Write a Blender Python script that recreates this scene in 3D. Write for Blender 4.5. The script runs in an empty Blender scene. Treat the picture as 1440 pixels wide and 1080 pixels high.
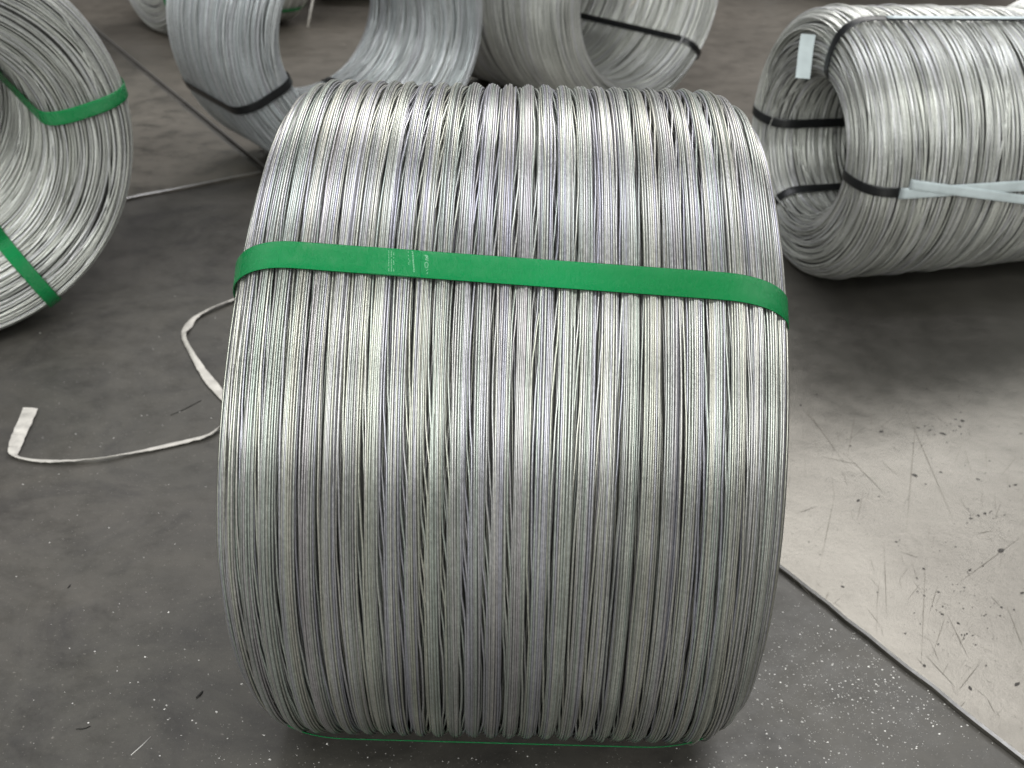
import bpy, math, random
import numpy as np
from mathutils import Vector, Matrix

R_ = math.radians
C = bpy.context.scene.collection
scene = bpy.context.scene

# ------------------------------------------------------------------ camera
MR = 0.25                                    # radius of the front coil
CAM_D = 1.06
EL = R_(28.0)
PITCH = R_(26.9)
ROLL = R_(1.6)
YAW = R_(0.0)
cam_loc = Vector((0.008, -CAM_D * math.cos(EL), MR + CAM_D * math.sin(EL)))
cd = bpy.data.cameras.new('camera')
cam = bpy.data.objects.new('camera', cd)
C.objects.link(cam)
scene.camera = cam
cd.sensor_width = 36.0
cd.lens = 47.5
cd.clip_start = 0.05
cd.clip_end = 200
cam.location = cam_loc
cam_rot = (Matrix.Rotation(YAW, 3, 'Z') @ Matrix.Rotation(math.pi / 2 - PITCH, 3, 'X') @ Matrix.Rotation(ROLL, 3, 'Z'))
cam.rotation_euler = cam_rot.to_euler()
cd.dof.use_dof = True
cd.dof.focus_distance = 0.90
cd.dof.aperture_fstop = 15.0

# ------------------------------------------------------------------ light
w = bpy.data.worlds.new('World')
scene.world = w
w.use_nodes = True
bg = w.node_tree.nodes['Background']
bg.inputs[0].default_value = (0.92, 0.91, 0.89, 1)
bg.inputs[1].default_value = 0.05


def area(name, loc, target, sx, sy, power, col):
    l = bpy.data.lights.new(name, 'AREA')
    l.shape = 'RECTANGLE'
    l.size = sx
    l.size_y = sy
    l.energy = power
    l.color = col
    o = bpy.data.objects.new(name, l)
    C.objects.link(o)
    o.location = loc
    o.rotation_euler = (Vector(target) - Vector(loc)).to_track_quat('-Z', 'Y').to_euler()
    return o


area('roof_light', (0.0, 0.9, 5.2), (0, 0.7, 0), 6.0, 1.3, 150, (0.93, 0.94, 1.0))
area('roof_light', (1.1, 5.2, 4.5), (0.6, -0.3, 0), 4.2, 1.8, 180, (1.0, 0.985, 0.955))
area('roof_light', (0.2, -3.0, 4.4), (0, 0, 0.3), 4.0, 1.2, 135, (0.99, 1.0, 0.96))
area('hall_window', (-1.6, -6.5, 3.3), (0, 0, 0.3), 7.5, 3.0, 400, (0.98, 1.0, 0.965))

scene.view_settings.view_transform = 'Standard'
scene.view_settings.look = 'None'
scene.view_settings.exposure = 0.0
scene.view_settings.gamma = 1.0

F_PX = 1440 * cd.lens / 36.0


def ray(px, py):
    v = Vector(((px - 720) / F_PX, -(py - 540) / F_PX, -1.0))
    return (cam_rot @ v).normalized()


def at(px, py, z=0.0):
    """floor point (at height z) seen at a pixel of the 1440x1080 photograph"""
    d = ray(px, py)
    t = (z - cam_loc.z) / d.z
    return cam_loc + d * t


# ------------------------------------------------------------------ materials
def nodes(name):
    m = bpy.data.materials.new(name)
    m.use_nodes = True
    nt = m.node_tree
    return m, nt, nt.nodes['Principled BSDF']


def N(nt, typ, **kw):
    n = nt.nodes.new(typ)
    for k, v in kw.items():
        setattr(n, k, v)
    return n


def ramp(nt, stops):
    r = N(nt, 'ShaderNodeValToRGB')
    el = r.color_ramp.elements
    while len(el) > 1:
        el.remove(el[-1])
    el[0].position = stops[0][0]
    el[0].color = stops[0][1]
    for p, c in stops[1:]:
        e = el.new(p)
        e.color = c
    return r


def g(v, a=1):
    return (v, v, v, a) if not isinstance(v, tuple) else (*v, a)


def mat_wire(name, tints, lo=0.75, hi=1.1, rough=0.34, metallic=0.8):
    m, nt, b = nodes(name)
    L = nt.links.new
    at_ = N(nt, 'ShaderNodeAttribute', attribute_name='tint')
    n = len(tints)
    rp = ramp(nt, [(i / n + 0.001, (*c, 1)) for i, c in enumerate(tints)])
    L(at_.outputs['Fac'], rp.inputs[0])
    ob = N(nt, 'ShaderNodeTexCoord')
    nz = N(nt, 'ShaderNodeTexNoise')
    nz.inputs['Scale'].default_value = 14
    nz.inputs['Detail'].default_value = 5
    L(ob.outputs['Object'], nz.inputs['Vector'])
    mr = N(nt, 'ShaderNodeMapRange')
    mr.inputs[1].default_value = 0.3
    mr.inputs[2].default_value = 0.7
    mr.inputs[3].default_value = lo
    mr.inputs[4].default_value = hi
    L(nz.outputs[0], mr.inputs[0])
    # fine dull spots of the zinc coat
    n2 = N(nt, 'ShaderNodeTexNoise')
    n2.inputs['Scale'].default_value = 420
    n2.inputs['Detail'].default_value = 3
    L(ob.outputs['Object'], n2.inputs['Vector'])
    m2 = N(nt, 'ShaderNodeMapRange')
    m2.inputs[1].default_value = 0.3
    m2.inputs[2].default_value = 0.7
    m2.inputs[3].default_value = 0.82
    m2.inputs[4].default_value = 1.1
    L(n2.outputs[0], m2.inputs[0])
    mu = N(nt, 'ShaderNodeMath', operation='MULTIPLY')
    L(mr.outputs[0], mu.inputs[0])
    L(m2.outputs[0], mu.inputs[1])
    sc = N(nt, 'ShaderNodeVectorMath', operation='SCALE')
    L(rp.outputs[0], sc.inputs[0])
    L(mu.outputs[0], sc.inputs['Scale'])
    L(sc.outputs[0], b.inputs['Base Color'])
    b.inputs['Metallic'].default_value = metallic
    rr = N(nt, 'ShaderNodeMapRange')
    rr.inputs[3].default_value = rough - 0.1
    rr.inputs[4].default_value = rough + 0.12
    L(n2.outputs[0], rr.inputs[0])
    L(rr.outputs[0], b.inputs['Roughness'])
    return m


TINT_MAIN = [(0.60, 0.61, 0.54), (0.69, 0.70, 0.62), (0.58, 0.58, 0.62), (0.70, 0.69, 0.62), (0.46, 0.49, 0.46),
             (0.60, 0.57, 0.59), (0.64, 0.67, 0.63), (0.56, 0.62, 0.57), (0.74, 0.73, 0.68), (0.54, 0.54, 0.60)]
TINT_COOL = [(0.62, 0.65, 0.66), (0.70, 0.72, 0.73), (0.52, 0.56, 0.57), (0.66, 0.66, 0.70), (0.60, 0.64, 0.66)]
TINT_WARM = [(0.61, 0.62, 0.59), (0.71, 0.72, 0.69), (0.50, 0.51, 0.48), (0.65, 0.65, 0.67), (0.60, 0.61, 0.57)]
M_wire = mat_wire('galvanised_wire', TINT_MAIN, lo=0.76, hi=1.08, rough=0.33, metallic=0.82)
M_wire_cool = mat_wire('galvanised_wire_cool', TINT_COOL, lo=1.0, hi=1.35, rough=0.32, metallic=0.45)
M_wire_warm = mat_wire('galvanised_wire_warm', TINT_WARM, lo=0.98, hi=1.35, rough=0.33, metallic=0.5)


def mat_simple(name, col, rough=0.5, metallic=0.0, noise=0.0, scale=30, bump=0.0, bscale=300):
    m, nt, b = nodes(name)
    L = nt.links.new
    tc = N(nt, 'ShaderNodeTexCoord')
    if noise:
        nz = N(nt, 'ShaderNodeTexNoise')
        nz.inputs['Scale'].default_value = scale
        nz.inputs['Detail'].default_value = 5
        L(tc.outputs['Object'], nz.inputs['Vector'])
        rp = ramp(nt, [(0.3, (*[c * (1 - noise) for c in col], 1)), (0.7, (*[min(1, c * (1 + noise)) for c in col], 1))])
        L(nz.outputs[0], rp.inputs[0])
        L(rp.outputs[0], b.inputs['Base Color'])
    else:
        b.inputs['Base Color'].default_value = (*col, 1)
    b.inputs['Roughness'].default_value = rough
    b.inputs['Metallic'].default_value = metallic
    if bump:
        n2 = N(nt, 'ShaderNodeTexNoise')
        n2.inputs['Scale'].default_value = bscale
        L(tc.outputs['Object'], n2.inputs['Vector'])
        bp = N(nt, 'ShaderNodeBump')
        bp.inputs['Strength'].default_value = bump
        bp.inputs['Distance'].default_value = 0.001
        L(n2.outputs[0], bp.inputs['Height'])
        L(bp.outputs[0], b.inputs['Normal'])
    return m


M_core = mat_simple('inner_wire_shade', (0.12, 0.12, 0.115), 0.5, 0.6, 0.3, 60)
M_black = mat_simple('black_strap', (0.012, 0.013, 0.014), 0.38, 0, 0.3, 60)
M_tape = mat_simple('pale_tape', (0.60, 0.68, 0.70), 0.35, 0, 0.12, 40, 0.3, 120)
M_ribbon = mat_simple('white_ribbon', (0.62, 0.59, 0.54), 0.55, 0, 0.22, 60, 0.5, 160)
M_chip = mat_simple('zinc_chips', (0.75, 0.73, 0.70), 0.4, 0.3)
M_debris = mat_simple('dark_debris', (0.015, 0.014, 0.013), 0.7)
M_mark = mat_simple('weld_mark', (0.42, 0.70, 0.50), 0.5)


def mat_green():
    m, nt, b = nodes('green_strap')
    L = nt.links.new
    uv = N(nt, 'ShaderNodeUVMap')
    nz = N(nt, 'ShaderNodeTexNoise')
    nz.inputs['Scale'].default_value = 9
    tc = N(nt, 'ShaderNodeTexCoord')
    L(tc.outputs['Object'], nz.inputs['Vector'])
    rp = ramp(nt, [(0.3, (0.002, 0.22, 0.055, 1)), (0.7, (0.004, 0.30, 0.085, 1))])
    L(nz.outputs[0], rp.inputs[0])
    L(rp.outputs[0], b.inputs['Base Color'])
    b.inputs['Specular IOR Level'].default_value = 0.5
    n4 = N(nt, 'ShaderNodeTexNoise')
    n4.inputs['Scale'].default_value = 110
    n4.inputs['Detail'].default_value = 6
    L(tc.outputs['Object'], n4.inputs['Vector'])
    m4 = N(nt, 'ShaderNodeMapRange')
    m4.inputs[1].default_value = 0.35
    m4.inputs[2].default_value = 0.7
    m4.inputs[3].default_value = 0.16
    m4.inputs[4].default_value = 0.36
    L(n4.outputs[0], m4.inputs[0])
    L(m4.outputs[0], b.inputs['Roughness'])
    b.inputs['Subsurface Weight'].default_value = 0.0
    # embossed diamond grid in strap coordinates (u along in mm, v across)
    sp = N(nt, 'ShaderNodeSeparateXYZ')
    L(uv.outputs[0], sp.inputs[0])
    a = N(nt, 'ShaderNodeMath', operation='ADD')
    s = N(nt, 'ShaderNodeMath', operation='SUBTRACT')
    for q in (a, s):
        L(sp.outputs[0], q.inputs[0])
        L(sp.outputs[1], q.inputs[1])
    hs = []
    for q in (a, s):
        k = N(nt, 'ShaderNodeMath', operation='MULTIPLY')
        k.inputs[1].default_value = 2 * math.pi / 1.5
        L(q.outputs[0], k.inputs[0])
        sn = N(nt, 'ShaderNodeMath', operation='SINE')
        L(k.outputs[0], sn.inputs[0])
        hs.append(sn)
    mx = N(nt, 'ShaderNodeMath', operation='MULTIPLY')
    L(hs[0].outputs[0], mx.inputs[0])
    L(hs[1].outputs[0], mx.inputs[1])
    bp = N(nt, 'ShaderNodeBump')
    bp.inputs['Strength'].default_value = 0.75
    bp.inputs['Distance'].default_value = 0.0003
    L(mx.outputs[0], bp.inputs['Height'])
    L(bp.outputs[0], b.inputs['Normal'])
    return m


M_green = mat_green()


def mat_floor(name, c1, c2, c3, rough=(0.4, 0.6), stain=0.55, metallic=0.0, speck=True, spec=0.5, big=1.3, patch=0.0):
    """worn, oily shop floor: broad stains, fine mottling, pale dust"""
    m, nt, b = nodes(name)
    L = nt.links.new
    tc = N(nt, 'ShaderNodeTexCoord')
    n1 = N(nt, 'ShaderNodeTexNoise')
    n1.inputs['Scale'].default_value = big
    n1.inputs['Detail'].default_value = 8
    n1.inputs['Roughness'].default_value = 0.6
    n1.inputs['Distortion'].default_value = 0.4
    L(tc.outputs['Object'], n1.inputs['Vector'])
    r1 = ramp(nt, [(0.32, (*c1, 1)), (0.5, (*c2, 1)), (0.68, (*c3, 1))])
    L(n1.outputs[0], r1.inputs[0])
    n2 = N(nt, 'ShaderNodeTexNoise')
    n2.inputs['Scale'].default_value = 22
    n2.inputs['Detail'].default_value = 10
    n2.inputs['Roughness'].default_value = 0.75
    L(tc.outputs['Object'], n2.inputs['Vector'])
    r2 = ramp(nt, [(0.30, g(stain)), (0.52, g(1.0)), (0.75, g(1.15))])
    L(n2.outputs[0], r2.inputs[0])
    mx = N(nt, 'ShaderNodeMix', data_type='RGBA', blend_type='MULTIPLY')
    mx.inputs[0].default_value = 1
    L(r1.outputs[0], mx.inputs[6])
    L(r2.outputs[0], mx.inputs[7])
    out = mx.outputs[2]
    if patch:
        # greasy smudges and wiped areas
        n5 = N(nt, 'ShaderNodeTexNoise')
        n5.inputs['Scale'].default_value = 5.5
        n5.inputs['Detail'].default_value = 9
        n5.inputs['Roughness'].default_value = 0.68
        n5.inputs['Distortion'].default_value = 1.6
        L(tc.outputs['Object'], n5.inputs['Vector'])
        r5_ = ramp(nt, [(0.34, (1 - patch, 1 - patch, 1 - patch * 0.9, 1)), (0.50, g(1.0)), (0.66, (1.16, 1.15, 1.13, 1))])
        L(n5.outputs[0], r5_.inputs[0])
        m5 = N(nt, 'ShaderNodeMix', data_type='RGBA', blend_type='MULTIPLY')
        m5.inputs[0].default_value = 1
        L(out, m5.inputs[6])
        L(r5_.outputs[0], m5.inputs[7])
        out = m5.outputs[2]
    if speck:
        vo = N(nt, 'ShaderNodeTexNoise')
        vo.inputs['Scale'].default_value = 330
        vo.inputs['Detail'].default_value = 2
        L(tc.outputs['Object'], vo.inputs['Vector'])
        r3 = ramp(nt, [(0.66, g(0.0)), (0.74, g(0.5))])
        L(vo.outputs[0], r3.inputs[0])
        m3 = N(nt, 'ShaderNodeMix', data_type='RGBA')
        L(r3.outputs[0], m3.inputs[0])
        L(out, m3.inputs[6])
        m3.inputs[7].default_value = (0.30, 0.28, 0.25, 1)
        out = m3.outputs[2]
    L(out, b.inputs['Base Color'])
    mr = N(nt, 'ShaderNodeMapRange')
    mr.inputs[1].default_value = 0.3
    mr.inputs[2].default_value = 0.7
    mr.inputs[3].default_value = rough[0]
    mr.inputs[4].default_value = rough[1]
    L(n2.outputs[0], mr.inputs[0])
    L(mr.outputs[0], b.inputs['Roughness'])
    b.inputs['Metallic'].default_value = metallic
    b.inputs['Specular IOR Level'].default_value = spec
    bp = N(nt, 'ShaderNodeBump')
    bp.inputs['Strength'].default_value = 0.25
    bp.inputs['Distance'].default_value = 0.002
    L(n2.outputs[0], bp.inputs['Height'])
    L(bp.outputs[0], b.inputs['Normal'])
    return m


M_floor = mat_floor('dark_oily_floor', (0.062, 0.058, 0.050), (0.083, 0.078, 0.069), (0.099, 0.090, 0.080), (0.34, 0.60), 0.72, spec=0.45, patch=0.32)
M_plate_dark = mat_floor('stained_plate', (0.07, 0.062, 0.052), (0.15, 0.136, 0.115), (0.21, 0.19, 0.16), (0.35, 0.55), 0.35, 0.3, speck=False, big=2.2)
M_plate_brown = mat_floor('brown_plate', (0.13, 0.115, 0.096), (0.16, 0.142, 0.12), (0.19, 0.168, 0.142), (0.35, 0.5), 0.75, 0.3, speck=False, big=1.6)
M_plate = mat_floor('bright_steel_plate', (0.170, 0.160, 0.144), (0.225, 0.213, 0.192), (0.275, 0.261, 0.237), (0.28, 0.42), 0.82, 0.85, speck=False, big=2.0)
M_scratch = mat_simple('scratch', (0.16, 0.145, 0.12), 0.5, 0.4)
M_pit = mat_simple('pit_mark', (0.05, 0.045, 0.04), 0.6, 0.2)
M_edge = mat_simple('bare_plate_edge', (0.55, 0.54, 0.52), 0.4, 0.8, 0.15, 120)


# ------------------------------------------------------------------ object helpers
def link(name, me, mat=None, parent=None, kind=None):
    o = bpy.data.objects.new(name, me)
    C.objects.link(o)
    if mat:
        me.materials.append(mat)
    if parent:
        o.parent = parent
    if kind:
        o['kind'] = kind
    return o


def thing(name, label, cat, loc=(0, 0, 0), group=None):
    o = bpy.data.objects.new(name, None)
    C.objects.link(o)
    o.empty_display_size = 0.05
    o.location = loc
    o['label'] = label
    o['category'] = cat
    if group:
        o['group'] = group
    return o


def mesh_pd(name, verts, faces, smooth=False):
    me = bpy.data.meshes.new(name)
    me.from_pydata([tuple(v) for v in verts], [], faces)
    me.update()
    if smooth:
        me.polygons.foreach_set('use_smooth', [True] * len(me.polygons))
    return me


def mesh_np(name, verts, quads, tint=None):
    """verts (n,3), quads (m,4) numpy -> smooth mesh with a per-point tint"""
    me = bpy.data.meshes.new(name)
    nv, nq = len(verts), len(quads)
    me.vertices.add(nv)
    me.vertices.foreach_set('co', verts.astype(np.float32).ravel())
    me.loops.add(nq * 4)
    me.loops.foreach_set('vertex_index', quads.astype(np.int32).ravel())
    me.polygons.add(nq)
    me.polygons.foreach_set('loop_start', np.arange(0, nq * 4, 4, dtype=np.int32))
    me.polygons.foreach_set('loop_total', np.full(nq, 4, dtype=np.int32))
    me.update(calc_edges=True)
    me.polygons.foreach_set('use_smooth', np.ones(nq, dtype=bool))
    if tint is not None:
        a = me.attributes.new('tint', 'FLOAT', 'POINT')
        a.data.foreach_set('value', tint.astype(np.float32))
    me.validate()
    return me


def tubes(X, Rr, t, rad, K=5, tint=None, rng=None):
    """closed wire turns about the local X axis; X,Rr: (W,S), t: (S,)"""
    W, S = X.shape
    ph = np.arange(K) * 2 * np.pi / K
    cr, ca = np.cos(ph) * rad, np.sin(ph) * rad
    x = X[:, :, None] + ca[None, None, :]
    r = Rr[:, :, None] + cr[None, None, :]
    c, s = np.cos(t)[None, :, None], np.sin(t)[None, :, None]
    V = np.stack([x, r * c, r * s], -1).reshape(-1, 3)
    wi = np.arange(W)[:, None, None] * S * K
    si = np.arange(S)[None, :, None]
    ki = np.arange(K)[None, None, :]
    sn = (si + 1) % S
    kn = (ki + 1) % K
    a = wi + si * K + ki
    b = wi + sn * K + ki
    cc = wi + sn * K + kn
    d = wi + si * K + kn
    Q = np.stack([a, d, cc, b], -1).reshape(-1, 4)
    T = np.repeat(tint, S * K) if tint is not None else None
    return V, Q, T


def snoise(rng, W, t, kmax, amp, dec=1.0):
    """smooth periodic noise (W,S)"""
    out = np.zeros((W, len(t)))
    for k in range(1, kmax + 1):
        a = rng.normal(0, 1, (W, 1)) / k ** dec
        p = rng.uniform(0, 2 * np.pi, (W, 1))
        out += a * np.sin(k * t[None, :] + p)
    return out * amp


# section profile of a coil: rounded rectangle, s runs along outer face first
class Section:
    def __init__(self, R, ri, L, c):
        pts = []
        n = 10

        def arc(cx, cr, a0, a1, rad):
            for i in range(n + 1):
                a = a0 + (a1 - a0) * i / n
                pts.append((cx + rad * math.cos(a), cr + rad * math.sin(a)))
        ci = c * 0.7
        h = L / 2
        pts.append((0, R))
        arc(h - c, R - c, math.pi / 2, 0, c)
        arc(h - ci, ri + ci, 0, -math.pi / 2, ci)
        arc(-h + ci, ri + ci, -math.pi / 2, -math.pi, ci)
        arc(-h + c, R - c, math.pi, math.pi / 2, c)
        pts.append((0, R))
        P = np.array(pts)
        d = np.r_[0, np.cumsum(np.hypot(*np.diff(P, axis=0).T))]
        self.P, self.d, self.len = P, d, d[-1]
        self.L, self.taper = L, 0.0
        self.outer = 2 * (h - c) + math.pi * c     # arc length of outer face with shoulders

    def at(self, s):
        s = np.mod(s, self.len)
        return np.interp(s, self.d, self.P[:, 0]), np.interp(s, self.d, self.P[:, 1])


def sec_at(sec, s, h):
    x, r = sec.at(s)
    e = 0.002
    x1, r1 = sec.at(s + e)
    x0, r0 = sec.at(s - e)
    tx, tr = x1 - x0, r1 - r0
    l = np.hypot(tx, tr) + 1e-9
    # travelling +x on the outer face, the outside is +r: normal = (-tr, tx)
    x2, r2 = x - tr / l * h, r + tx / l * h
    return x2, r2 * (1 - sec.taper * (x2 + sec.L / 2))


def revolve(name, sec, inset, mat, parent, n=64):
    """closed inner body of the coil, just below the wires"""
    ss = np.linspace(0, sec.len, 49)[:-1]
    x, r = sec_at(sec, ss, np.full_like(ss, -inset))
    t = np.arange(n) * 2 * np.pi / n
    V = np.stack([np.repeat(x[None, :], n, 0), r[None, :] * np.cos(t)[:, None], r[None, :] * np.sin(t)[:, None]], -1).reshape(-1, 3)
    m = len(ss)
    i = np.arange(n)[:, None]
    j = np.arange(m)[None, :]
    a = i * m + j
    b = ((i + 1) % n) * m + j
    c = ((i + 1) % n) * m + (j + 1) % m
    d = i * m + (j + 1) % m
    Q = np.stack([a, b, c, d], -1).reshape(-1, 4)
    me = mesh_np(name, V, Q)
    return link(name, me, mat, parent)


def strap_mesh(name, sec, th, slope, width, h, mat, parent, thick=0.0008, wob=0.0, s0=None, s1=None, n=150, rng=None, sm=0, lift=None, sq=False):
    """flat band round the section at angle th (radians); slope = d(theta) per metre of x; closed loop unless s0,s1"""
    closed = s0 is None
    ss = (np.linspace(0, sec.len, n + 1)[:-1] + sec.len / 2) if closed else np.linspace(s0, s1, n)
    x, r = sec_at(sec, ss, np.full_like(ss, h))
    if lift is not None:
        r = r + lift(x, ss)
    if sm and closed:
        for _ in range(sm):
            x = (np.roll(x, 1) + x + np.roll(x, -1)) / 3
            r = (np.roll(r, 1) + r + np.roll(r, -1)) / 3
    # frame
    if closed:
        tx, tr = np.roll(x, -1) - np.roll(x, 1), np.roll(r, -1) - np.roll(r, 1)
    else:
        tx, tr = np.gradient(x), np.gradient(r)
    l = np.hypot(tx, tr)
    nx, nr = -tr / l, tx / l
    m = len(ss)
    V = []
    UV = []
    arc = np.r_[0, np.cumsum(np.hypot(np.diff(x), np.diff(r)))]
    prof = [(-0.5, 0), (-0.46, 1), (-0.2, 1), (0, 1), (0.2, 1), (0.46, 1), (0.5, 0), (0.3, -1), (0, -1), (-0.3, -1)]
    for i in range(m):
        for (u, v) in prof:
            hh = v * thick / 2
            X = x[i] + nx[i] * hh
            Rr = r[i] + nr[i] * hh
            ang = th + slope * x[i]
            if sq:
                X = X + squeeze(np.array([[X]]), np.array([ang]))[0, 0] - X
            tt = np.array([0, -math.sin(ang), math.cos(ang)])
            base = np.array([X, Rr * math.cos(ang), Rr * math.sin(ang)])
            # the band is straight across, not bent round the drum
            V.append(base + tt * (u * width))
            UV.append((arc[i] * 1000, u * width * 1000))
    K = len(prof)
    F = []
    rng_i = range(m) if closed else range(m - 1)
    for i in rng_i:
        j = (i + 1) % m
        for k in range(K):
            kn = (k + 1) % K
            F.append((i * K + k, i * K + kn, j * K + kn, j * K + k))
    if not closed:
        F.append(tuple(range(K)))
        F.append(tuple((m - 1) * K + k for k in range(K))[::-1])
    me = mesh_pd(name, V, F)
    uvl = me.uv_layers.new(name='UVMap')
    for p in me.polygons:
        for li in p.loop_indices:
            uvl.data[li].uv = UV[me.loops[li].vertex_index]
    me.polygons.foreach_set('use_smooth', [True] * len(me.polygons))
    return link(name, me, mat, parent)


# ------------------------------------------------------------------ floor and plates
def rough_edge(a, b, n, amp, seed):
    q = random.Random(seed)
    a, b = Vector(a[:2]), Vector(b[:2])
    d = (b - a).normalized()
    nn = Vector((-d.y, d.x))
    return [a + (b - a) * (i / n) + nn * (q.gauss(0, amp) if 0 < i else 0) for i in range(n)]


def slab(name, pts, z0, z1, mat, sub=None, bevel=0.0015):
    """polygonal plate with a small chamfer round its top edge"""
    n = len(pts)
    cx = sum(p[0] for p in pts) / n
    cy = sum(p[1] for p in pts) / n
    ins = []
    for i, p in enumerate(pts):
        a, b = Vector(pts[i - 1][:2]), Vector(pts[(i + 1) % n][:2])
        q = Vector(p[:2])
        d1, d2 = (a - q).normalized(), (b - q).normalized()
        bi = (d1 + d2)
        bi = bi.normalized() if bi.length > 1e-6 else Vector((0, 0))
        if bi.dot(Vector((cx, cy)) - q) < 0:
            bi = -bi
        ins.append(q + bi * bevel * 1.5)
    V = [(p[0], p[1], z0) for p in pts] + [(p[0], p[1], z1 - bevel) for p in pts] + [(p.x, p.y, z1) for p in ins]
    F = [tuple(range(2 * n, 3 * n))]
    for i in range(n):
        j = (i + 1) % n
        F.append((i, j, n + j, n + i))
        F.append((n + i, n + j, 2 * n + j, 2 * n + i))
    me = mesh_pd(name, V, F)
    o = link(name, me, mat, kind='structure')
    me.materials.append(M_edge)
    for k in range(n):
        me.polygons[2 + 2 * k].material_index = 1
    # make sure normals point out
    import bmesh
    bm = bmesh.new()
    bm.from_mesh(me)
    bmesh.ops.recalc_face_normals(bm, faces=bm.faces)
    bm.to_mesh(me)
    bm.free()
    return o


fl = mesh_pd('floor', [(-40, -12, 0), (40, -12, 0), (40, 60, 0), (-40, 60, 0)], [(0, 1, 2, 3)])
link('floor', fl, M_floor, kind='structure')

PZ = 0.006
cornr = at(372, 240, PZ)
e_in = at(1110, 806, PZ)
e_out = at(1440, 1068, PZ)
dr = (e_out - e_in).normalized()
far_out = e_in + dr * 1.6
seam_top = at(100, 15, PZ)
sd = (seam_top - cornr).normalized()
D_end = at(1440, 322, PZ)
dd = (D_end - cornr).normalized()
right_far = cornr + dd * 6
p_bright = slab('floor_plate', [(cornr + (e_in - cornr) * 0.002)[:2], *rough_edge(e_in, far_out, 60, 0.0007, 3), far_out[:2], (far_out.x + 5, far_out.y + 0.8), right_far[:2]], 0.0008, PZ, M_plate)
gap = 0.011
nrm = Vector((-sd.y, sd.x, 0))
if nrm.x < 0:
    nrm = -nrm
# brown plate, right of the seam
p_brown = slab('floor_plate', [(cornr + nrm * gap * 0.4 + Vector((0, 0.007, 0)))[:2], (right_far + Vector((0, 0.007, 0)))[:2], (right_far.x + 2, 14), (cornr + sd * 9 + nrm * gap * 0.4)[:2]], 0.0008, PZ, M_plate_brown)
# stained plate, left of the seam
lft = at(190, 276, PZ)
ld = (lft - cornr).normalized()
p_st = slab('floor_plate', [(cornr - nrm * gap * 0.6)[:2], (cornr + sd * 9 - nrm * gap * 0.6)[:2], (cornr + ld * 5 + sd * 9)[:2], *rough_edge(cornr + ld * 5, cornr - nrm * gap * 0.6, 90, 0.0010, 4)], 0.0008, PZ, M_plate_dark)


# marks on the bright plate: scratches and pits placed as in the photograph
def flat_marks(name, segs, mat, parent, z):
    V, F = [], []
    for (a, b, w0) in segs:
        a, b = Vector(a), Vector(b)
        d = (b - a)
        if d.length < 1e-6:
            continue
        n = Vector((-d.y, d.x, 0)).normalized() * w0 / 2
        m_ = (a + b) / 2
        i = len(V)
        V += [a, m_ - n, b, m_ + n]
        F.append((i, i + 1, i + 2, i + 3))
    for v in V:
        v.z = z
    return link(name, mesh_pd(name, V, F), mat, parent, kind='stuff')


rnd = random.Random(5)


def pseg(x0, y0, x1, y1, wpx=1.6):
    a, b = at(x0, y0, PZ), at(x1, y1, PZ)
    return (a, b, wpx * (a - cam_loc).length / F_PX * 0.9)


sc = []
for q in [(1290, 566, 1273, 762), (1268, 562, 1342, 735), (1302, 775, 1295, 945), (1175, 690, 1152, 800), (1214, 690, 1205, 735),
          (1243, 760, 1247, 870), (1440, 752, 1345, 822), (1380, 930, 1347, 972), (1330, 865, 1310, 925), (1126, 572, 1155, 605),
          (1130, 570, 1190, 655), (1205, 570, 1190, 650), (1237, 815, 1232, 860), (1145, 640, 1215, 655), (1388, 982, 1400, 1005),
          (1330, 860, 1364, 930), (1415, 850, 1440, 915), (1120, 722, 1150, 712), (1320, 820, 1306, 865), (1265, 775, 1295, 786),
          (1300, 920, 1345, 968), (1166, 830, 1160, 846), (1190, 640, 1250, 700), (1400, 745, 1370, 752)]:
    sc.append(pseg(*q, 1.3))
for _ in range(150):
    x, y = rnd.uniform(1112, 1470), rnd.uniform(500, 1080)
    if (y - 810) > (x - 1110) * 0.78:
        continue
    a = rnd.choice([1.5, 1.7, 0.6, 0.9, 2.3]) + rnd.uniform(-0.25, 0.25)
    l = rnd.uniform(5, 45)
    sc.append(pseg(x, y, x + l * math.cos(a), y + l * math.sin(a), rnd.uniform(0.3, 0.8)))
flat_marks('scratch_marks', [s for s in sc], M_scratch, p_bright, PZ + 0.00025)
V, F = [], []
pit_spots = [(1240, 607, 5), (1207, 704, 6), (1288, 670, 5), (1323, 664, 4), (1285, 668, 6), (1326, 610, 9), (1420, 684, 4), (1376, 725, 4),
             (1385, 722, 4), (1365, 729, 4), (1394, 719, 3), (1299, 800, 4), (1289, 813, 3), (1185, 825, 4), (1408, 774, 8), (1347, 876, 5),
             (1364, 968, 7), (1430, 962, 8), (1437, 834, 5), (1375, 674, 5), (1153, 780, 2), (1196, 627, 3), (1428, 682, 4), (1357, 655, 3),
             (1302, 681, 3), (1236, 698, 3), (1273, 891, 3), (1240, 903, 5), (1126, 570, 4), (1354, 592, 5), (1350, 600, 4), (1344, 590, 3),
             (1436, 610, 4), (1260, 762, 3), (1310, 645, 2), (1234, 833, 2), (1300, 936, 5)]
for _ in range(120):
    k = rnd.random()
    if k < 0.45:
        pit_spots.append((rnd.gauss(1360, 26), rnd.gauss(845, 42), rnd.uniform(1, 3)))
    elif k < 0.6:
        pit_spots.append((rnd.gauss(1385, 25), rnd.gauss(725, 8), rnd.uniform(1, 3)))
    elif k < 0.75:
        pit_spots.append((rnd.gauss(1335, 22), rnd.gauss(600, 12), rnd.uniform(1, 4)))
    else:
        pit_spots.append((rnd.uniform(1112, 1440), rnd.uniform(520, 1060), rnd.uniform(0.8, 2.4)))
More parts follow.
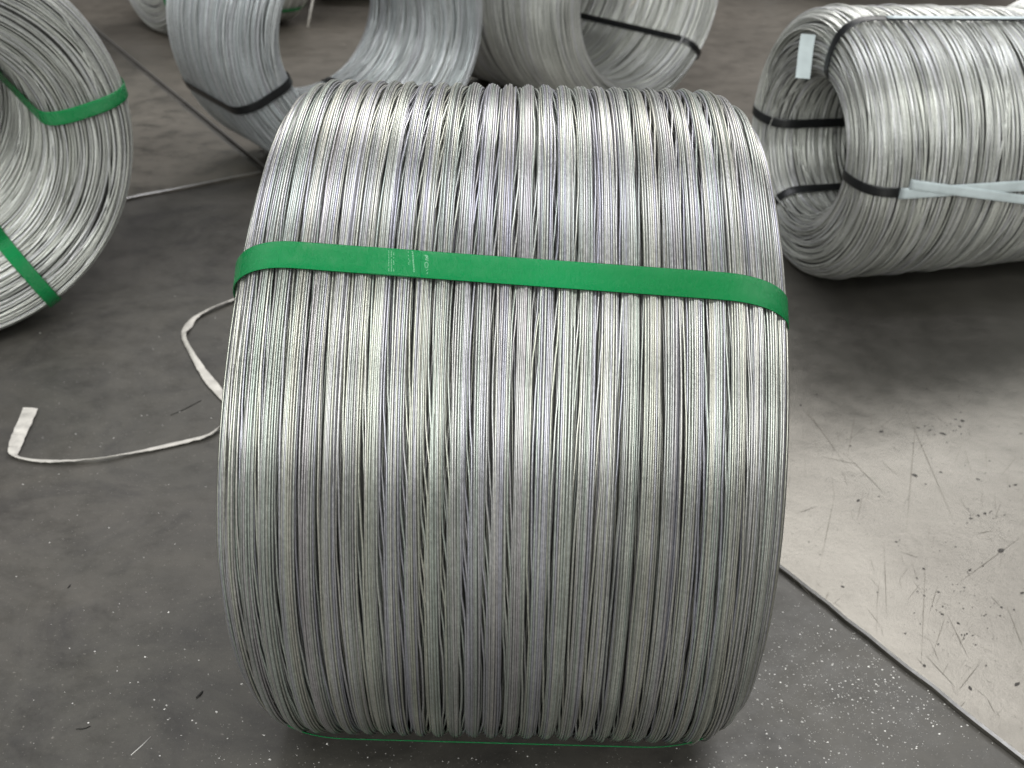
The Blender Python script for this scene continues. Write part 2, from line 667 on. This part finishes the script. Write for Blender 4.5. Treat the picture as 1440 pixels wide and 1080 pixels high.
for _ in range(420):
    pit_spots.append((rnd.uniform(1112, 1440), rnd.uniform(470, 1070), rnd.uniform(0.4, 1.3)))
for (x, y, s) in pit_spots:
    if (y - 800) > (x - 1120) * 0.76:
        continue
    c = at(x, y, PZ)
    rr = s * (c - cam_loc).length / F_PX * 0.68
    n = 7
    i = len(V)
    a0 = rnd.uniform(0, 6)
    st = rnd.uniform(0.35, 0.9)
    for k in range(n):
        a = k * 2 * math.pi / n
        q = rr * rnd.uniform(0.6, 1.25)
        X, Y = q * math.cos(a), q * st * math.sin(a)
        V.append((c.x + X * math.cos(a0) - Y * math.sin(a0), c.y + X * math.sin(a0) + Y * math.cos(a0), PZ + 0.0004))
    F.append(tuple(range(i, i + n)))
link('pit_marks', mesh_pd('pit_marks', V, F), M_pit, p_bright, kind='stuff')

fs = []
for _ in range(70):
    x, y = rnd.uniform(0, 1250), rnd.uniform(300, 1080)
    if x > 1110 and (y - 830) < (x - 1110) * 0.82:
        continue
    a = rnd.gauss(-0.7, 0.5)
    l = rnd.uniform(8, 55)
    p0, p1 = at(x, y), at(x + l * math.cos(a), y + l * math.sin(a))
    fs.append((p0, p1, rnd.uniform(0.25, 0.6) * (p0 - cam_loc).length / F_PX))
M_fscr = mat_simple('floor_scratch', (0.15, 0.14, 0.125), 0.5)
flat_marks('scratch_marks', fs, M_fscr, bpy.data.objects['floor'], 0.0003)

# ------------------------------------------------------------------ the coil in front
rng = np.random.default_rng(11)
ML = 0.355
main = thing('wire_coil', 'large galvanised wire coil in the foreground with a glossy green strap across its bundles', 'wire coil', (0, 0, 0), 'coils of galvanised wire on the shop floor')
hub_main = (0.0, 0.0, MR)
sec = Section(MR - 0.004, 0.125, ML, 0.040)
S_out = sec.outer
NB = 31
pitch = S_out / NB
SEG = 144
t = np.arange(SEG) * 2 * np.pi / SEG
# t = angle from local +Y (away from the camera) towards +Z; camera side is t = pi


def shear(tt):
    return 0.002 * np.sin(tt - 0.6) + 0.0012 * np.sin(2 * tt + 0.8)


def squeeze(X, tt):
    # the left end of the winding is drawn in above and below
    k = np.clip(-X / (ML / 2), 0, 1) ** 1.5
    k2 = np.clip(X / (ML / 2), 0, 1) ** 1.5
    X = X + k2 * (0.007 * np.clip(-np.sin(tt), 0, 1) ** 2)[None, :]
    return X + k * (0.016 * np.clip(np.sin(tt), 0, 1) ** 1.4 + 0.012 * np.clip(-np.sin(tt), 0, 1) ** 2)[None, :]


WR = 0.00078


PH = [(k, rng.uniform(0.12, 0.5) * rng.choice([-1, 1]), rng.uniform(0, 2 * np.pi), a) for k, a in
      ((1, 0.13), (2, 0.11), (2, 0.08), (3, 0.08), (4, 0.04), (5, 0.025))]
FILL = 0.77


def phase(gp):
    """how far the grooves between hanks have wandered at turn gp (in hanks), over the angle t"""
    P = np.zeros((len(gp), len(t)))
    for k, m, p, a in PH:
        P += a * np.sin(k * t[None, :] + m * gp[:, None] + p)
    P += 0.24 * (np.sin(1.5 * (t - np.pi) + 0.4) * np.exp(-((t - np.pi) / 1.4) ** 2))[None, :]
    edge = np.clip((np.minimum(gp, NB - gp)) / 2.5, 0, 1)
    return P * edge[:, None]


def bundle(b, layer):
    """one hank of parallel turns; returns s,h arrays (W,S)"""
    if layer == 0:
        rows = [(j, 0) for j in range(7)] + [(j + 0.5, 1) for j in range(7)] + [(j, 2) for j in range(7)]
        J = np.array([q[0] for q in rows], float)
        D = np.array([q[1] for q in rows], float)
        gp = b + (J + 0.5) / 7
        P = phase(gp)
        v = gp[:, None] + P
        cell = np.floor(v)
        u = v - cell - 0.5
        au = np.abs(u)
        st = np.clip((au - 0.455) / 0.045, 0, 1)
        st = st * st * (3 - 2 * st)
        f = FILL * u + np.sign(u) * (1 - FILL) / 2 * st
        pos = cell + 0.5 + f - 0.45 * P
        W = len(gp)
        s = -S_out / 2 + pos * pitch + snoise(rng, W, t, 6, 0.00022, 0.5)
        # thin splits inside a hank
        cut = rng.uniform(2, 5)
        split = np.clip(snoise(rng, 1, t, 4, 0.0005), 0, 0.0009)
        s = s + np.where(J[:, None] > cut, split, -split) * 0.4
        h = (1 - (2 * u) ** 2) * 0.0030 - D[:, None] * 0.00115 + snoise(rng, W, t, 6, 0.00018, 0.5)
        # now and then a turn rides over its neighbours
        for _ in range(int(rng.integers(0, 3))):
            kk = int(rng.integers(0, 7))
            t0, wdt = rng.uniform(0, 2 * np.pi), rng.uniform(0.25, 0.7)
            d = np.abs((t - t0 + np.pi) % (2 * np.pi) - np.pi)
            fq = np.clip(1.3 - d / wdt, 0, 1)
            fq = fq * fq * (3 - 2 * fq)
            s[kk] += rng.choice([-1, 1]) * fq * rng.uniform(0.0008, 0.0028)
            h[kk] += fq * 0.0010
    else:
        U = np.linspace(-1, 1, 8)
        s = -S_out / 2 + (b + 1) * pitch + U[:, None] * pitch * 0.5 + snoise(rng, 8, t, 4, 0.0004)
        s = s + 0.004 * np.sin(t * 2 + b * 0.9)[None, :]
        h = np.zeros_like(s) - 0.0074 + snoise(rng, 8, t, 3, 0.0003)
    s = s + snoise(rng, 1, t, 3, 0.0002)
    lim = S_out / 2 + 0.004
    return np.clip(s, -lim, lim), h


for b in range(NB):
    s, h = bundle(b, 0)
    X, Rr = sec_at(sec, s, h)
    X = squeeze(X + shear(t)[None, :], t)
    tb = rng.uniform(0, 1)
    ti = np.clip((tb + rng.normal(0, 0.25, len(s))) % 1.0, 0, 0.999)
    V, Q, T = tubes(X, Rr, t, WR, 5, ti)
    me = mesh_np('wire_bundle', V, Q, T)
    o = link('wire_bundle', me, M_wire, main)
    o.location = hub_main
allV, allQ, allT, off = [], [], [], 0
for b in range(-1, NB):
    s, h = bundle(b, 1)
    X, Rr = sec_at(sec, s, h)
    X = squeeze(X + shear(t)[None, :], t)
    V, Q, T = tubes(X[:, ::1], Rr, t, WR, 4, rng.uniform(0, 0.999, len(s)))
    allV.append(V)
    allQ.append(Q + off)
    allT.append(T)
    off += len(V)
# turns of the end faces and the bore
t2 = np.arange(96) * 2 * np.pi / 96
sf = np.arange(S_out / 2 + 0.001, sec.len - S_out / 2 - 0.001, 0.0021)
W = len(sf)
s = sf[:, None] + snoise(rng, W, t2, 3, 0.0018)
h = snoise(rng, W, t2, 4, 0.0004) - 0.001
X, Rr = sec_at(sec, s, h)
X = squeeze(X + shear(t2)[None, :], t2)
V, Q, T = tubes(X, Rr, t2, 0.0011, 4, rng.uniform(0, 0.999, W))
allV.append(V)
allQ.append(Q + off)
allT.append(T)
me = mesh_np('inner_winding', np.concatenate(allV), np.concatenate(allQ), np.concatenate(allT))
o = link('inner_winding', me, M_wire, main, kind='stuff')
o.location = hub_main
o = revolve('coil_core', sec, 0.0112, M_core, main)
o.location = hub_main

# straps of the front coil
SW = 0.0188
th_front = R_(180 - 47.8)
secs = Section(MR - 0.004, 0.125, ML + 0.0005, 0.041)
st1 = strap_mesh('strap', secs, th_front, R_(11), SW, 0.0053, M_green, main, n=220, sm=2, sq=True)
st1.location = hub_main
st2 = strap_mesh('strap', secs, R_(180 + 47.5), R_(-1), SW, 0.0026, M_green, main, n=160, sm=2, sq=True, lift=lambda x, q: 0.0042 * np.clip((0.150 - np.abs(x)) / 0.03, 0, 1) * (np.abs(np.mod(q + sec.len / 2, sec.len) - sec.len / 2) < S_out / 2))
st2.location = hub_main
st3 = strap_mesh('strap', secs, R_(300), 0.0, SW, 0.0030, M_green, main, n=160, sm=2, sq=True)
st3.location = hub_main
st4 = strap_mesh('strap', secs, R_(30), 0.0, SW, 0.0030, M_green, main, n=160, sm=2, sq=True)
st4.location = hub_main


def on_strap(x, v, lift=0.0):
    ang = th_front + R_(11) * x
    r = MR - 0.004 + 0.0053 + 0.0004 + lift
    x = float(squeeze(np.array([[x]]), np.array([ang]))[0, 0])
    return Vector((x, r * math.cos(ang) - v * math.sin(ang), r * math.sin(ang) + v * math.cos(ang)))


# overlapped strap end (upper layer left of the weld)
ov_x0, ov_x1 = -0.071, -0.050


def strap_patch(name, x0, x1, mat, lift, th=0.0007):
    V, F = [], []
    n = 8
    for i in range(n + 1):
        x = x0 + (x1 - x0) * i / n
        for (v, l) in ((-0.5, 0), (-0.48, 1), (0.48, 1), (0.5, 0)):
            V.append(on_strap(x, v * SW * 0.99, (lift + l * th) if i > 3 else -0.0008))
    for i in range(n):
        for k in range(3):
            a = i * 4 + k
            F.append((a, a + 1, a + 5, a + 4))
    F.append((3, 2, 1, 0))
    F.append((n * 4, n * 4 + 1, n * 4 + 2, n * 4 + 3))
    me = mesh_pd(name, V, F)
    uvl = me.uv_layers.new(name='UVMap')
    for l in me.loops:
        v = me.vertices[l.vertex_index].co
        uvl.data[l.index].uv = (v.x * 1000, (-0.5, -0.48, 0.48, 0.5)[l.vertex_index % 4] * SW * 1000)
    return link(name, me, mat, st1)


strap_patch('strap_overlap', -0.115, -0.0515, M_green, -0.0002)


def strokes(name, segs, mat, parent, wdt, lift):
    V, F = [], []
    for (x0, v0, x1, v1) in segs:
        a, b = Vector((x0, v0)), Vector((x1, v1))
        d = (b - a).normalized()
        n = Vector((-d.y, d.x)) * wdt / 2
        i = len(V)
        for q in (a - n, b - n, b + n, a + n):
            V.append(on_strap(q.x, q.y, lift))
        F.append((i, i + 1, i + 2, i + 3))
    return link(name, mesh_pd(name, V, F), mat, parent)


seg = []
r5 = random.Random(3)
for xx, lean_ in ((-0.0722, 0.2), (-0.0705, 0.2), (-0.0690, 0.2)):
    for k in range(13):
        v = -0.0072 + k * 0.0011
        if r5.random() < 0.85:
            seg.append((xx + lean_ * v * 0.3, v, xx + lean_ * v * 0.3 + 0.0002, v + 0.0006))
for xx in (-0.0592, -0.0583):
    for k in range(11):
        v = -0.0075 + k * 0.0012
        if r5.random() < 0.5:
            seg.append((xx + 0.3 * v * 0.3, v, xx + 0.3 * v * 0.3 + 0.0001, v + 0.0006))
for k in range(12):
    v = -0.0078 + k * 0.0012
    seg.append((-0.0566 + 0.14 * v, v, -0.0556 + 0.14 * v, v + 0.0006))
strokes('weld_dashes', seg, M_mark, st1, 0.00028, 0.0006)
# embossed lettering beside the weld (read sideways on the band)
gl = []
ox = -0.0478
for (a, b, c_, d_) in [(-2.6, -6.0, 2.0, -3.6), (-2.6, -6.0, 1.4, -5.6), (1.4, -5.6, -1.6, -3.0), (-1.6, -3.0, 2.4, -2.6),
                       (-1.8, 0.6, -1.4, 2.0), (-1.4, 2.0, 0.0, 2.6), (0.0, 2.6, 1.6, 2.2), (1.6, 2.2, 2.2, 0.8), (2.2, 0.8, 1.6, -0.8),
                       (1.6, -0.8, 0.2, -1.4), (0.2, -1.4, -1.4, -0.8), (-1.4, -0.8, -1.8, 0.6), (0.4, 4.6, 2.4, 3.4), (2.4, 5.6, 1.2, 6.6)]:
    gl.append((ox + a / 1900, b / 1000, ox + c_ / 1900, d_ / 1000))
strokes('embossed_lettering', gl, M_mark, st1, 0.00022, 0.0005)


# ------------------------------------------------------------------ coils behind
def coil(label, R, ri, L, c, loc, yaw, wire_mat, spacing=0.0032, wr=0.0014, seg=96, shells=1, K=4, seed=1, mess=0.006, tilt=0.0, taper=0.0):
    rg = np.random.default_rng(seed)
    o = thing('wire_coil', label, 'wire coil', loc, 'coils of galvanised wire on the shop floor')
    o.rotation_euler = (0, tilt, yaw)
    sc_ = Section(R - 0.003, ri, L, c)
    sc_.taper = taper
    tt = np.arange(seg) * 2 * np.pi / seg
    Xs, Rs, Ts = [], [], []
    for sh in range(2):
        sf = np.arange(0, sc_.len, spacing * (1.0 if sh == 0 else 1.05))
        W = len(sf)
        # neighbours drift together in hanks, with loose turns crossing them
        hs = np.cumsum(rg.random(W) < 0.24)
        hank = snoise(rg, hs[-1] + 1, tt, 3, mess * (0.6 if sh == 0 else 0.15))[hs]
        own = snoise(rg, W, tt, 4, mess * (0.32 if sh == 0 else 0.1))
        loose = (sh == 0) * (rg.random((W, 1)) < 0.12) * snoise(rg, W, tt, 2, mess * 1.8)
        s = sf[:, None] + hank + own + loose + rg.normal(0, spacing * 0.4, (W, 1))
        h = -0.001 * rg.random((W, 1)) * 3 + snoise(rg, W, tt, 5, 0.0006) - sh * 0.0032 + (np.abs(loose) > 0) * (0.0012 + 0.0012 * rg.random((W, 1)))
        X, Rr = sec_at(sc_, s, h)
        # slightly out-of-round winding
        Rr = Rr + 0.003 * np.sin(2 * tt + seed)[None, :] * 0.5
        Xs.append(X)
        Rs.append(Rr)
        Ts.append(rg.uniform(0, 0.999, W))
    V, Q, T = tubes(np.concatenate(Xs), np.concatenate(Rs), tt, wr, K, np.concatenate(Ts))
    me = mesh_np('wire_winding', V, Q, T)
    wd = link('wire_winding', me, wire_mat, o, kind='stuff')
    wd.location = (0, 0, R)
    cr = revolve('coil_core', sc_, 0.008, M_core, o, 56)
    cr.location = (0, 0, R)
    return o, sc_


def add_strap(o, sc_, R, angs, mat, width=0.017, h=0.003, s0=None, s1=None, name='strap', slope=0.0, n=110):
    out = []
    for a in angs:
        st = strap_mesh(name, sc_, R_(a), slope, width, h, mat, o, n=n, s0=s0, s1=s1, sm=1 if s0 is None else 0)
        st.location = (0, 0, R)
        out.append(st)
    return out


def facing(loc, off):
    """yaw so that local -X end looks at the camera, turned by off degrees"""
    d = Vector((loc[0] - cam_loc.x, loc[1] - cam_loc.y))
    return math.atan2(d.y, d.x) + R_(off)


# A: left edge of the frame, end face towards us
RA = 0.25


def place(px, py, R, L, off):
    """near end face of the coil touches the floor at the pixel; returns the centre base point and yaw"""
    p = at(px, py)
    yaw = facing(p, off)
    ax = Vector((math.cos(yaw), math.sin(yaw), 0))
    c = p + ax * (L / 2)
    return (c.x, c.y, 0.0), yaw


loc, yaw = place(-50, 499, RA, 0.44, 7)
A, secA = coil('galvanised wire coil at the left edge, its open end banded by two green straps', RA, 0.143, 0.44, 0.042, loc, yaw, M_wire_warm, 0.0031, 0.0013, 112, 1, 3, 21, 0.007)
add_strap(A, secA, RA, [168, 240, 337, 64], M_green, 0.018, 0.0045)

# B: behind the front coil, open ring seen through
RB = 0.25
loc, yaw = place(518, 252, RB, 0.26, 29)
B, secB = coil('bluish wire coil behind the front coil, floor visible through its bore, two black straps', RB, 0.145, 0.26, 0.040, loc, yaw, M_wire_cool, 0.0030, 0.0013, 96, 1, 3, 33, 0.006)
add_strap(B, secB, RB, [335, 160, 250, 70], M_black, 0.015, 0.0042)

# C: right of B
RC = 0.25
loc, yaw = place(900, 166, RC, 0.44, 50)
Cc, secC = coil('wire coil behind the middle of the front coil, one dark strap crossing its bore', RC, 0.180, 0.44, 0.03, loc, yaw, M_wire_warm, 0.0036, 0.0015, 80, 1, 3, 41, 0.005)
add_strap(Cc, secC, RC, [220, 60], M_black, 0.013, 0.0045)

# D: right, lying sideways, smaller
RD = 0.195
loc, yaw = place(1105, 385, RD, 0.56, -61)
loc = (loc[0], loc[1], -0.0055)
Dd, secD = coil('long wire coil lying at right with black straps, pale tape and a white tag', RD, 0.098, 0.56, 0.036, loc, yaw, M_wire_warm, 0.0027, 0.0012, 112, 1, 3, 52, 0.0078, tilt=0.0195, taper=0.10)
add_strap(Dd, secD, RD, [106, 182, 2, 300], M_black, 0.0135, 0.0042)
ou = secD.outer / 2
tp, = add_strap(Dd, secD, RD, [182.2], M_tape, 0.0155, 0.0056, -ou + 0.058, ou - 0.16, 'tape', n=40)
tp2, = add_strap(Dd, secD, RD, [190.5], M_tape, 0.0135, 0.0066, -ou + 0.07, ou - 0.22, 'tape', slope=R_(52), n=40)
tp3, = add_strap(Dd, secD, RD, [106], M_tape, 0.0075, 0.0058, -ou + 0.085, ou - 0.06, 'tape', n=40)
# white tag hanging over the upper lip of the bore (sheet with a soft fold)
V, F = [], []
nx = 7
for i in range(nx + 1):
    f = i / nx
    zz = 0.155 - f * 0.060
    xx = -0.28 - 0.006 - 0.004 * math.sin(f * 3.1) - 0.004 * f
    for (u_, th_) in ((-0.0098, 0), (0.0098, 0), (0.0098, 0.0006), (-0.0098, 0.0006)):
        V.append((-0.296 + u_ * 0.9 - th_ * 0.44, 0.004 - u_ * 0.44 - th_ * 0.9 + 0.001 * math.sin(f * 5), zz))
for i in range(nx):
    for k in range(4):
        a, b_ = i * 4 + k, i * 4 + (k + 1) % 4
        F.append((a, b_, b_ + 4, a + 4))
F += [(3, 2, 1, 0), tuple(nx * 4 + k for k in range(4))]
tg = link('tag', mesh_pd('tag', V, F), M_tape, Dd)
tg.location = (0, 0, RD)

# E: behind D, only its crown in the frame
p = at(1478, 4, 0.33)
E, secE = coil('wire coil behind the long right coil, only its upper rim showing', 0.165, 0.09, 0.30, 0.03, (p.x + 0.05, p.y, 0), R_(80), M_wire_warm, 0.0042, 0.0018, 72, 1, 4, 60, 0.005)
# F: far, on its side, green strap
p = at(186, 66)
yF = facing(p, -68)
F_, secF = coil('distant wire coil at the upper left with one thin green strap near the floor', 0.22, 0.12, 0.36, 0.04, (p.x + 0.2 * math.cos(yF), p.y + 0.2 * math.sin(yF) + 0.1, 0), yF, M_wire_warm, 0.0046, 0.0019, 72, 1, 4, 70, 0.004)
add_strap(F_, secF, 0.22, [228, 40], M_green, 0.014, 0.003, n=70)
# G and H: coils at the very top, bottoms only
p = at(500, 18)
G_, secG = coil('far wire coil seen past the bore of the bluish coil, mostly above the frame', 0.25, 0.14, 0.5, 0.04, (p.x + 0.1, p.y + 0.25, 0), R_(12), M_wire_warm, 0.006, 0.0026, 64, 1, 4, 80, 0.004)
p = at(1210, -2)
H_, secH = coil('far wire coil above the gap right of the strapped bore, just its foot showing', 0.25, 0.14, 0.6, 0.04, (p.x + 0.1, p.y + 0.25, 0), R_(4), M_wire_warm, 0.006, 0.0026, 64, 1, 4, 90, 0.004)

# loose wire ends hanging from the two far coils


def loose_end(parent, pts, rad, mat):
    V, F = [], []
    K = 5
    inv = (Matrix.Translation(parent.location) @ parent.rotation_euler.to_matrix().to_4x4()).inverted()
    P = [inv @ Vector(p) for p in pts]
    n = len(P)
    for i, p in enumerate(P):
        d = (P[min(i + 1, n - 1)] - P[max(i - 1, 0)]).normalized()
        a1 = d.orthogonal().normalized()
        a2 = d.cross(a1)
        for k in range(K):
            a = k * 2 * math.pi / K
            V.append(p + (a1 * math.cos(a) + a2 * math.sin(a)) * rad)
    for i in range(n - 1):
        for k in range(K):
            F.append((i * K + k, i * K + (k + 1) % K, (i + 1) * K + (k + 1) % K, (i + 1) * K + k))
    F += [tuple(range(K))[::-1], tuple((n - 1) * K + k for k in range(K))]
    return link('loose_wire_end', mesh_pd('loose_wire_end', V, F, True), mat, parent)


def along(px, py, dist):
    return cam_loc + ray(px, py) * dist


loose_end(G_, [along(x, y, 3.1) for x, y in ((452, -60), (447, -30), (441, -5), (437, 15), (433, 38))], 0.0030, M_ribbon)
loose_end(Cc, [along(x, y, 2.75) for x, y in ((915, -30), (903, -12), (893, 1), (886, 10))], 0.0024, M_ribbon)

# ------------------------------------------------------------------ white ribbon on the floor
def ribbon(name, pts, mat, parent=None):
    """flat band along floor points (x, y, z, width, roll); soft twisted strip with thickness"""
    P = []
    for i in range(len(pts) - 1):
        p0 = pts[max(i - 1, 0)]
        p1, p2 = pts[i], pts[i + 1]
        p3 = pts[min(i + 2, len(pts) - 1)]
        for k in range(7):
            f = k / 7
            P.append([0.5 * (2 * b1 + (c1 - a1) * f + (2 * a1 - 5 * b1 + 4 * c1 - d1) * f * f + (3 * b1 - a1 - 3 * c1 + d1) * f ** 3)
                      for a1, b1, c1, d1 in zip(p0, p1, p2, p3)])
    P.append(list(pts[-1]))
    V, F = [], []
    n = len(P)
    rr_ = random.Random(8)
    for q in P:
        q[3] *= rr_.uniform(0.93, 1.07)
        q[4] += rr_.uniform(-0.07, 0.07)
    for i, q in enumerate(P):
        a, b_ = P[max(i - 1, 0)], P[min(i + 1, n - 1)]
        d = Vector((b_[0] - a[0], b_[1] - a[1], 0)).normalized()
        sd_ = Vector((-d.y, d.x, 0))
        ax = sd_ * math.cos(q[4]) + Vector((0, 0, 1)) * math.sin(q[4])
        up = d.cross(ax)
        c = Vector(q[:3]) + Vector((0, 0, abs(math.sin(q[4])) * q[3] / 2))
        for (u, h) in ((-0.5, 0.0002), (-0.1, 0.0009), (0.5, 0.0002), (0.5, -0.0003), (-0.1, 0.0003), (-0.5, -0.0003)):
            V.append(c + ax * (u * q[3]) + up * h)
    for i in range(n - 1):
        for k in range(6):
            a, b_ = i * 6 + k, i * 6 + (k + 1) % 6
            F.append((a, b_, b_ + 6, a + 6))
    F += [tuple(range(6))[::-1], tuple((n - 1) * 6 + k for k in range(6))]
    return link(name, mesh_pd(name, V, F), mat, parent)


rb = []
for (x, y, wd_, roll, z) in [(372, 402, 9, 0.2, 0.003), (338, 418, 9, 0.2, 0.002), (300, 434, 9, 0.5, 0.002), (275, 447, 10, 0.2, 0.001), (263, 462, 12, 0.1, 0.001), (259, 476, 9, 0.9, 0.001),
                          (266, 492, 7, 0.9, 0.001), (282, 518, 10, 0.3, 0.001), (298, 540, 13, 0.2, 0.001), (320, 566, 11, 0.3, 0.001), (330, 586, 8, 1.0, 0.002), (308, 604, 8, 0.9, 0.001),
                          (290, 614, 10, 0.3, 0.001), (240, 626, 11, 0.1, 0.001), (190, 637, 9, 0.3, 0.001), (145, 646, 6, 0.8, 0.001), (105, 649, 9, 0.4, 0.001),
                          (60, 649, 10, 0.2, 0.001), (34, 646, 8, 0.4, 0.001), (23, 643, 9, 0.4, 0.001), (19, 639, 11, 0.3, 0.002), (20, 633, 15, 0.2, 0.002), (26, 614, 18, 0.1, 0.002), (36, 592, 19, 0.1, 0.002), (43, 575, 18, 0.1, 0.002)]:
    p = at(x, y, 0.0012 + z)
    d_ = (p - cam_loc).length
    rb.append((p.x, p.y, p.z, wd_ * d_ / F_PX * 0.98, roll))
o = ribbon('plastic_ribbon', rb, M_ribbon)
o['label'] = 'crumpled white plastic ribbon lying on the dark floor left of the front coil'
o['category'] = 'ribbon'

# ------------------------------------------------------------------ dust, chips and offcuts
rc = random.Random(9)
V, F = [], []


def chip(p, s):
    a = rc.uniform(0, 6.28)
    i = len(V)
    h = s * rc.uniform(0.3, 0.8)
    for k in range(4):
        aa = a + k * 1.571 + rc.uniform(-0.4, 0.4)
        q = s * rc.uniform(0.5, 1.1)
        V.append((p.x + q * math.cos(aa), p.y + q * math.sin(aa), p.z + 0.0001))
    V.append((p.x, p.y, p.z + h))
    F.extend([(i, i + 1, i + 4), (i + 1, i + 2, i + 4), (i + 2, i + 3, i + 4), (i + 3, i, i + 4)])


def off_plate(x, y):
    return (y - 815) > (x - 1110) * 0.8


cnt = 0
while cnt < 1900:
    x, y = rc.gauss(1200, 110), rc.gauss(960, 75)
    if y > 1110 or y < 800 or x > 1460 or x < 900 or not off_plate(x, y):
        continue
    chip(at(x, y), 0.00025 + 0.0013 * rc.random() ** 5)
    cnt += 1
for _ in range(170):
    x, y = rc.gauss(230, 130), rc.gauss(950, 130)
    chip(at(x, min(y, 1120)), 0.00025 + 0.001 * rc.random() ** 4)
for _ in range(120):
    x, y = rc.gauss(150, 100), rc.gauss(620, 90)
    chip(at(x, y), 0.00025 + 0.001 * rc.random() ** 4)
for _ in range(400):
    x, y = rc.uniform(300, 1150), rc.gauss(1085, 25)
    chip(at(x, y), 0.00025 + 0.0009 * rc.random() ** 4)
for (x, y, s_) in [(215, 491, 3), (303, 447, 4), (160, 616, 3), (108, 537, 3), (207, 584, 3), (297, 588, 3), (83, 667, 4), (98, 629, 3), (237, 861, 4), (243, 988, 0),
                   (217, 984, 5), (234, 992, 4), (345, 947, 5), (340, 962, 5), (363, 986, 4), (305, 1001, 5), (380, 1068, 5), (236, 1012, 4), (23, 811, 4), (204, 924, 4)]:
    chip(at(x, y), s_ * 0.0003)
link('metal_chips', mesh_pd('metal_chips', V, F), M_chip, kind='stuff')
bpy.data.objects['metal_chips']['label'] = 'fine bright zinc chips scattered over the dark floor'


def offcut(name, label, cat, pts, rad, mat):
    V, F = [], []
    K = 5
    P = [at(x, y, rad * 0.8 + z) for x, y, z in pts]
    n = len(P)
    for i, p in enumerate(P):
        d = (P[min(i + 1, n - 1)] - P[max(i - 1, 0)]).normalized()
        sd_ = d.cross(Vector((0, 0, 1))).normalized()
        up = sd_.cross(d)
        r_ = rad * (0.55 if i in (0, n - 1) else 1)
        for k in range(K):
            a = k * 2 * math.pi / K
            V.append(p + sd_ * math.cos(a) * r_ + up * math.sin(a) * r_)
    for i in range(n - 1):
        for k in range(K):
            F.append((i * K + k, i * K + (k + 1) % K, (i + 1) * K + (k + 1) % K, (i + 1) * K + k))
    F += [tuple(range(K))[::-1], tuple((n - 1) * K + k for k in range(K))]
    o = link(name, mesh_pd(name, V, F, True), mat)
    o['label'] = label
    o['category'] = cat
    return o


offcut('rubber_scrap', 'short curved black scrap on the floor just left of the front coil foot', 'scrap', [(276, 981, 0), (281, 977, 0), (285, 972, 0)], 0.0011, M_debris)
offcut('rubber_scrap', 'thin wavy black scrap on the floor near the lower left corner', 'scrap', [(107, 1025, 0), (115, 1025, 0), (121, 1024, 0), (127, 1021, 0)], 0.0005, M_debris)
offcut('rubber_scrap', 'thin black thread on the floor inside the loop of white ribbon', 'scrap', [(240, 584, 0), (256, 577, 0), (272, 569, 0), (283, 563, 0)], 0.0006, M_debris)
offcut('rubber_scrap', 'tiny black scrap on the floor below the white ribbon', 'scrap', [(95, 827, 0), (98, 824, 0), (99, 822, 0)], 0.0007, M_debris)
offcut('wire_offcut', 'thin pale wire offcut lying on the floor at bottom left', 'offcut', [(184, 1062, 0), (198, 1050, 0), (212, 1036, 0)], 0.0005, M_chip)

bpy.context.view_layer.update()
